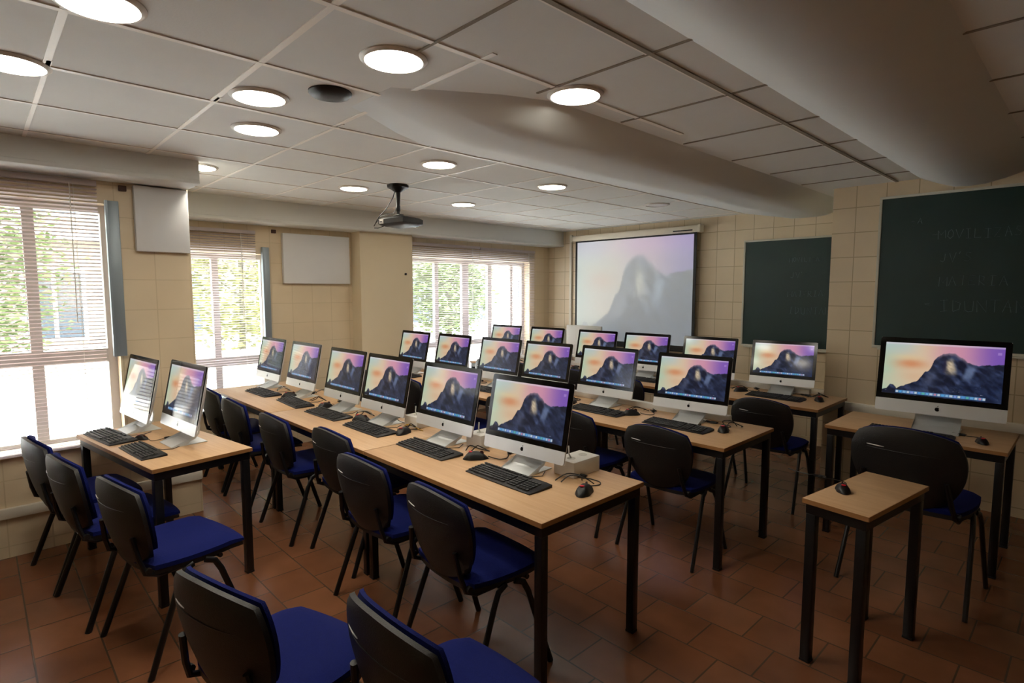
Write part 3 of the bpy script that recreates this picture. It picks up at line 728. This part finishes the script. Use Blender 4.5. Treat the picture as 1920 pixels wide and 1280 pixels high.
for r_ in range(3):
    yf = ROWY[r_]
    for k in range(6):
        w_ = ORD[k] + ' from the window wall'
        x, y_, a = CH[r_][k]
        place(CHR, (x, y_, 0), a, 'blue-cushioned black chair at the %s, %s' % (RN[r_], w_), 'blue and black chairs')
        x, y_, a = COMP[r_][k]
        place(PC, (x, y_, TH), a, 'silver all-in-one computer on the %s, %s' % (RN[r_], w_), 'all-in-one computers with a mountain on screen')
        ky = yf + .275 + (.0 if k != 1 else .01); a = [.02, -.06, .03, .0, -.01, -.01][k]
        if r_ == 0 and k == 5: ky = 1.805
        ky = min(ky, COMP[r_][k][1] - .146)
        place(KB, (KBX[r_][k], ky, TH), a, 'black keyboard on the %s of tables, %s' % (RN[r_], w_), 'black keyboards')
        my = yf + .36 + (.02 if k % 2 else 0)
        place(MO, (MOX[r_][k], my, TH), R([-20, 10, -55, 25, -35, 22][k]), 'black corded mouse on the %s, %s' % (RN[r_], w_), 'black mice', 1.2)

# cables and boxes behind the computers
def cords(x, y, label, col='cable', seed=0):
    rnd = random.Random(seed); t = thing('cable_tangle', label, 'cable', (x, y, TH), 0, 'cords behind the computers')
    for c_ in (['cable', col] if col != 'cable' else ['cable']):
        mb = MB()
        for q_ in range(2):
            p = [(rnd.uniform(-.03, .03), 0, .003), (rnd.uniform(-.02, .06), .03, .02 + rnd.uniform(0, .02)), (rnd.uniform(.02, .1), .06, .03 * rnd.random() + .01), (rnd.uniform(.05, .14), .09, .004)]
            P = [Vector(v_) for v_ in p]; sm = []
            for i in range(3):
                p0, p1, p2, p3 = P[max(i - 1, 0)], P[i], P[i + 1], P[min(i + 2, 3)]
                for s_ in (0, .25, .5, .75): sm.append(.5 * ((2 * p1) + (-p0 + p2) * s_ + (2 * p0 - 5 * p1 + 4 * p2 - p3) * s_ * s_ + (-p0 + 3 * p1 - 3 * p2 + p3) * s_ ** 3))
            sm.append(P[-1]); mb.tube(sm, .003, 6)
        mb.build('cord', M[c_], t)
    return t
for r_ in range(3):
    for k in range(6):
        x, y_, a = COMP[r_][k]
        cords(x + .25, y_ - .015 + (.02 if k == 5 else 0), 'tangle of cords beside the computer on the %s, %s' % (RN[r_], ORD[k] + ' from the window wall'),
              ['wcable', 'cable', 'wcable', 'ycable', 'cable', 'cable'][k] if r_ == 0 else 'cable', seed=r_ * 10 + k)
def socket_box(x, y, a, label):
    t = thing('power_socket_box', label, 'socket box', (x, y, TH), a, 'white socket boxes behind the front row')
    MB().box((-.065, -.10, 0), (.065, .10, .078), .005).build('box_body', M['white'], t)
    for q_ in (-1, 1): MB().lathe([(.022, .0775), (.022, .079), (.018, .0785), (.017, .0782)], (0, q_ * .045, 0), n=20).build('socket', M['cardboard'], t)
    MB().tube([(.0, -.045, .077), (-.01, -.05, .10), (-.03, -.03, .13)], .004, 6).build('plug_lead', M['wcable'], t)
    return t
socket_box(-1.76, 2.125, 0, 'white socket box behind the sixth computer of the front row, by the table end')
socket_box(-2.45, 2.13, 0, 'white socket box behind the fifth computer of the front row')
socket_box(-3.10, 2.13, .1, 'white socket box behind the fourth computer of the front row')
for r_, yb in ((1, 3.735), (2, 5.255)):
    tag(MB().box((-5.4, yb - .06, TH), (-1.72, yb - .005, TH + .045), .006).build('cable_trunking', M['white']), 'long white cable trunking along the rear edge of the %s tables' % RN[r_][:-4], 'cable trunking')

# ------------------------------------------------------------------ board wall: projection screen, chalkboard, boxes
ps = thing('projection_screen', 'pulled-down white projection screen with a faint mountain picture cast on it', 'projection screen', (-4.26, YB - .004, 0))
wl = -5.30 + 4.26; wr = -3.42 + 4.26
MB().box((wl - .05, -.115, 2.335), (wr + .04, -.03, 2.415), .02).box((wl - .06, -.12, 2.33), (wl - .03, -.025, 2.42), .008).box((wr + .02, -.12, 2.33), (wr + .06, -.025, 2.42), .008).box((wl + .1, -.03, 2.35), (wl + .14, 0, 2.40)).box((wr - .14, -.03, 2.35), (wr - .1, 0, 2.40)).build('roller_case', M['screencase'], ps)
MB().box((wr - .30, -.1165, 2.352), (wr - .04, -.1145, 2.366)).build('maker_plate', M['black'], ps)
sc = MB().box((wl, -.078, .90), (wr, -.074, 2.345)).build('screen_cloth', M['screenblack'], ps)
MB().box((wl - .01, -.09, .88), (wr + .01, -.062, .905), .006).build('weight_bar', M['screenblack'], ps)
def washed(u, v):
    c = picture(u, v, False); c = c * .46 + srgb('#9cb4bc') * .55
    c = c + np.array([.05, -.01, .06]) * (np.exp(-((v - .95) / .1) ** 2))[..., None]
    return np.clip(c, 0, 1)
me = picture_mesh('projected_picture', wr - wl - .075, 1.36, 120, 96, washed)
me.transform(Matrix.Translation(((wl + wr) / 2 , -.0795, .955))); me.materials.append(M['proj'])
o = bpy.data.objects.new('projected_image', me); COL.objects.link(o); o.parent = sc
struct('trim_7', MB().box((-5.46, YB - .03, .61), (-5.42, YB, 2.44), .004), M['plinth'])

GLY = {'M': [[(0, 0), (0, 1), (.35, .4), (.7, 1), (.7, 0)]], 'O': [[(.3, 0), (.05, .3), (.1, .8), (.35, 1), (.6, .7), (.6, .3), (.3, 0)]], 'V': [[(0, 1), (.3, 0), (.6, 1)]],
       'E': [[(.5, 1), (0, 1), (0, 0), (.5, 0)], [(0, .5), (.4, .5)]], 'L': [[(0, 1), (0, 0), (.5, 0)]], 'A': [[(0, 0), (.3, 1), (.6, 0)], [(.12, .4), (.5, .4)]], 'S': [[(.5, .9), (.2, 1), (.05, .75), (.5, .35), (.35, 0), (0, .1)]],
       'J': [[(.4, 1), (.4, .2), (.2, 0), (0, .2)]], "'": [[(.1, 1.1), (.05, .85)]], 'T': [[(0, 1), (.7, 1)], [(.35, 1), (.35, 0)]], 'R': [[(0, 0), (0, 1), (.45, .85), (.4, .55), (0, .5), (.5, 0)]],
       'I': [[(0, 1), (.5, 1)], [(.25, 1), (.25, 0)], [(0, 0), (.5, 0)]], 'N': [[(0, 0), (0, 1), (.6, 0), (.6, 1)]], 'D': [[(0, 0), (0, 1), (.5, .75), (.5, .25), (0, 0)]], 'U': [[(0, 1), (.05, .15), (.3, 0), (.55, .15), (.6, 1)]],
       'Z': [[(0, 1), (.5, 1), (0, 0), (.5, 0)]], '-': [[(0, .5), (.5, .5)]], '=': [[(0, .6), (.5, .65)], [(0, .4), (.5, .42)]], ' ': [], 'P': [[(0, 0), (0, 1), (.5, .8), (0, .5)]]}
def chalk_lines(lines, rnd, mtx, mb):
    for (x, z, h_, txt) in lines:
        for c_ in txt:
            for st in GLY[c_]:
                pts = [(x + (a + rnd.uniform(-.05, .05)) * h_, 0, z + (b + rnd.uniform(-.05, .05)) * h_) for a, b in st]; mb.tube(pts, .0022, 4, .4, mtx=mtx)
            x += h_ * (.85 if c_ not in "' -" else .55); z += rnd.uniform(-.004, .004)
def chalkboard(x0, x1, z0, z1, y, label, lines, seed):
    t = thing('chalkboard', label, 'chalkboard', (x0, y, z0)); w_ = x1 - x0; h_ = z1 - z0
    MB().box((.012, -.022, .012), (w_ - .012, 0, h_ - .012)).build('writing_surface', M['board'], t)
    f = .02
    MB().box((0, -.03, 0), (w_, 0, f), .003).box((0, -.03, h_ - f), (w_, 0, h_), .003).box((0, -.03, f), (f, 0, h_ - f), .003).box((w_ - f, -.03, f), (w_, 0, h_ - f), .003).build('frame', M['boardframe'], t)
    MB().box((.05, -.07, -.012), (w_, -.022, .004), .004).build('chalk_ledge', M['boardframe'], t)
    mb = MB(); chalk_lines(lines, random.Random(seed), Matrix.Translation((0, -.0235, 0)), mb); mb.build('chalk_lettering', M['chalk'], t)
    return t
chalkboard(-2.87, XE - .02, 1.01, 2.20, YB - .001, 'green chalkboard with faint chalk words on the recessed wall beside the projection screen',
           [(.50, .93, .045, 'MOVILIZAS'), (.52, .76, .06, "JV'S"), (.50, .56, .06, 'MATERIA'), (.52, .38, .07, 'IDUNTAM')], 3)
chalkboard(-1.31, .6, 1.17, 2.385, YN - .001, 'wide green chalkboard with chalk words on the wall behind the big aisle computer',
           [(.22, .98, .04, '- A'), (.36, .86, .065, '-MOVILIZAS'), (.42, .68, .065, "JV'S"), (.42, .50, .07, 'MATERIA'), (.34, .33, .06, '='), (.44, .31, .085, 'IDUNTAMM')], 5)
tag(MB().box((-.19, -.12, 0), (.19, .12, .30), .012).box((-.17, -.121, .03), (.17, -.119, .27), .0).build('white_carton', M['white']), 'small white box on a shelf in the corner by the window', 'box').location = (-5.62, 6.2, .80)
tag(MB().box((-.30, -.02, .0), (.30, .02, .40), .01).box((-.09, -.09, 0), (.09, .09, .012), .004).box((-.05, .02, .005), (.05, .05, .22), .006).build('white_monitor', M['cardboard']), 'pale grey monitor facing away, under the projection screen', 'monitor').location = (-4.87, 6.0, .765)
t = thing('wall_shelf_table', 'low white side table along the wall beneath the projection screen', 'side table', (-5.05, 6.12, 0))
MB().box((-.78, -.25, .74), (.80, .25, .765), .004).build('tabletop', M['white'], t)
for sx_ in (-.74, .72):
    for sy_ in (-.22, .18): MB().box((sx_, sy_, 0), (sx_ + .04, sy_ + .04, .7395), .003).build('leg', M['white'], t)
for o_ in bpy.data.objects:
    if o_.name == 'white_carton': o_.location.z = .7655

# ------------------------------------------------------------------ nearer bay: extra tables, chairs and computers
phi = R(9)
def loc(px, py, ox, oy, a): return (ox + px * math.cos(a) - py * math.sin(a), oy + px * math.sin(a) + py * math.cos(a))
# table beside the stub wall (three chairs, two computers)
ox, oy = -4.38, .42
table(ox, oy, 1.15, 'short beech-topped table beside the stub wall under the large blind', phi, .52)
for px_, py_, sc_, lb in ((.155, .262, 1.03, 'large silver computer with striped reflection, first on the table by the stub wall'), (.71, .30, 1.03, 'large silver computer at the free end of the table by the stub wall')):
    x, y_ = loc(px_, py_, ox, oy, phi); dup(PC, (x, y_, TH), phi - .06, lb, scale=sc_)
x, y_ = loc(.25, .10, ox, oy, phi); dup(KB, (x, y_, TH), phi, 'black keyboard beneath the large blind, first on the table by the stub wall')
x, y_ = loc(.75, .10, ox, oy, phi); dup(KB, (x, y_ - .0, TH), phi - .05, 'black keyboard at the free end of the table by the stub wall', scale=.85)
x, y_ = loc(.45, .20, ox, oy, phi); dup(MO, (x, y_, TH), phi - R(60), 'black mouse between the keyboards on the table by the stub wall', scale=.8)
for i, (x, y_, a) in enumerate([(-4.09, .43, .12), (-3.555, .50, .14), (-2.965, .63, .18)]):
    dup(CHR, (x, y_, 0), a, 'blue-cushioned chair at the table by the stub wall, %s from the blind' % ORD[i], scale=1.0)
# two chairs standing close to the camera
dup(CHR, (-1.76, .67, 0), .24, 'blue chair standing in the aisle behind the third chair of the stub wall table')
dup(CHR, (-1.22, .95, 0), .0, 'blue chair in the aisle between the front row and the camera, seen from behind')
# tables on the board side
table(-1.25, 4.10, .93, 'small beech-topped table under the wide chalkboard', 0, .62)
dup(PC, (-.70, 4.42, TH), .07, 'big silver computer showing a mountain in front of the wide chalkboard', scale=1.28)
dup(KB, (-.80, 4.20, TH), .0, 'black keyboard below the big computer under the wide chalkboard')
dup(MO, (-.45, 4.26, TH), R(20), 'black mouse at the corner of the table under the wide chalkboard')
dup(CHR, (-.66, 3.74, 0), -.05, 'blue chair standing at the table below the wide chalkboard', scale=1.12)
table(-.855, 2.56, .265, 'narrow beech-topped table end with a mouse on it, by itself in the aisle', R(-8), .62)
dup(MO, (-.76, 2.78, TH), R(25), 'black mouse alone on the narrow table end')
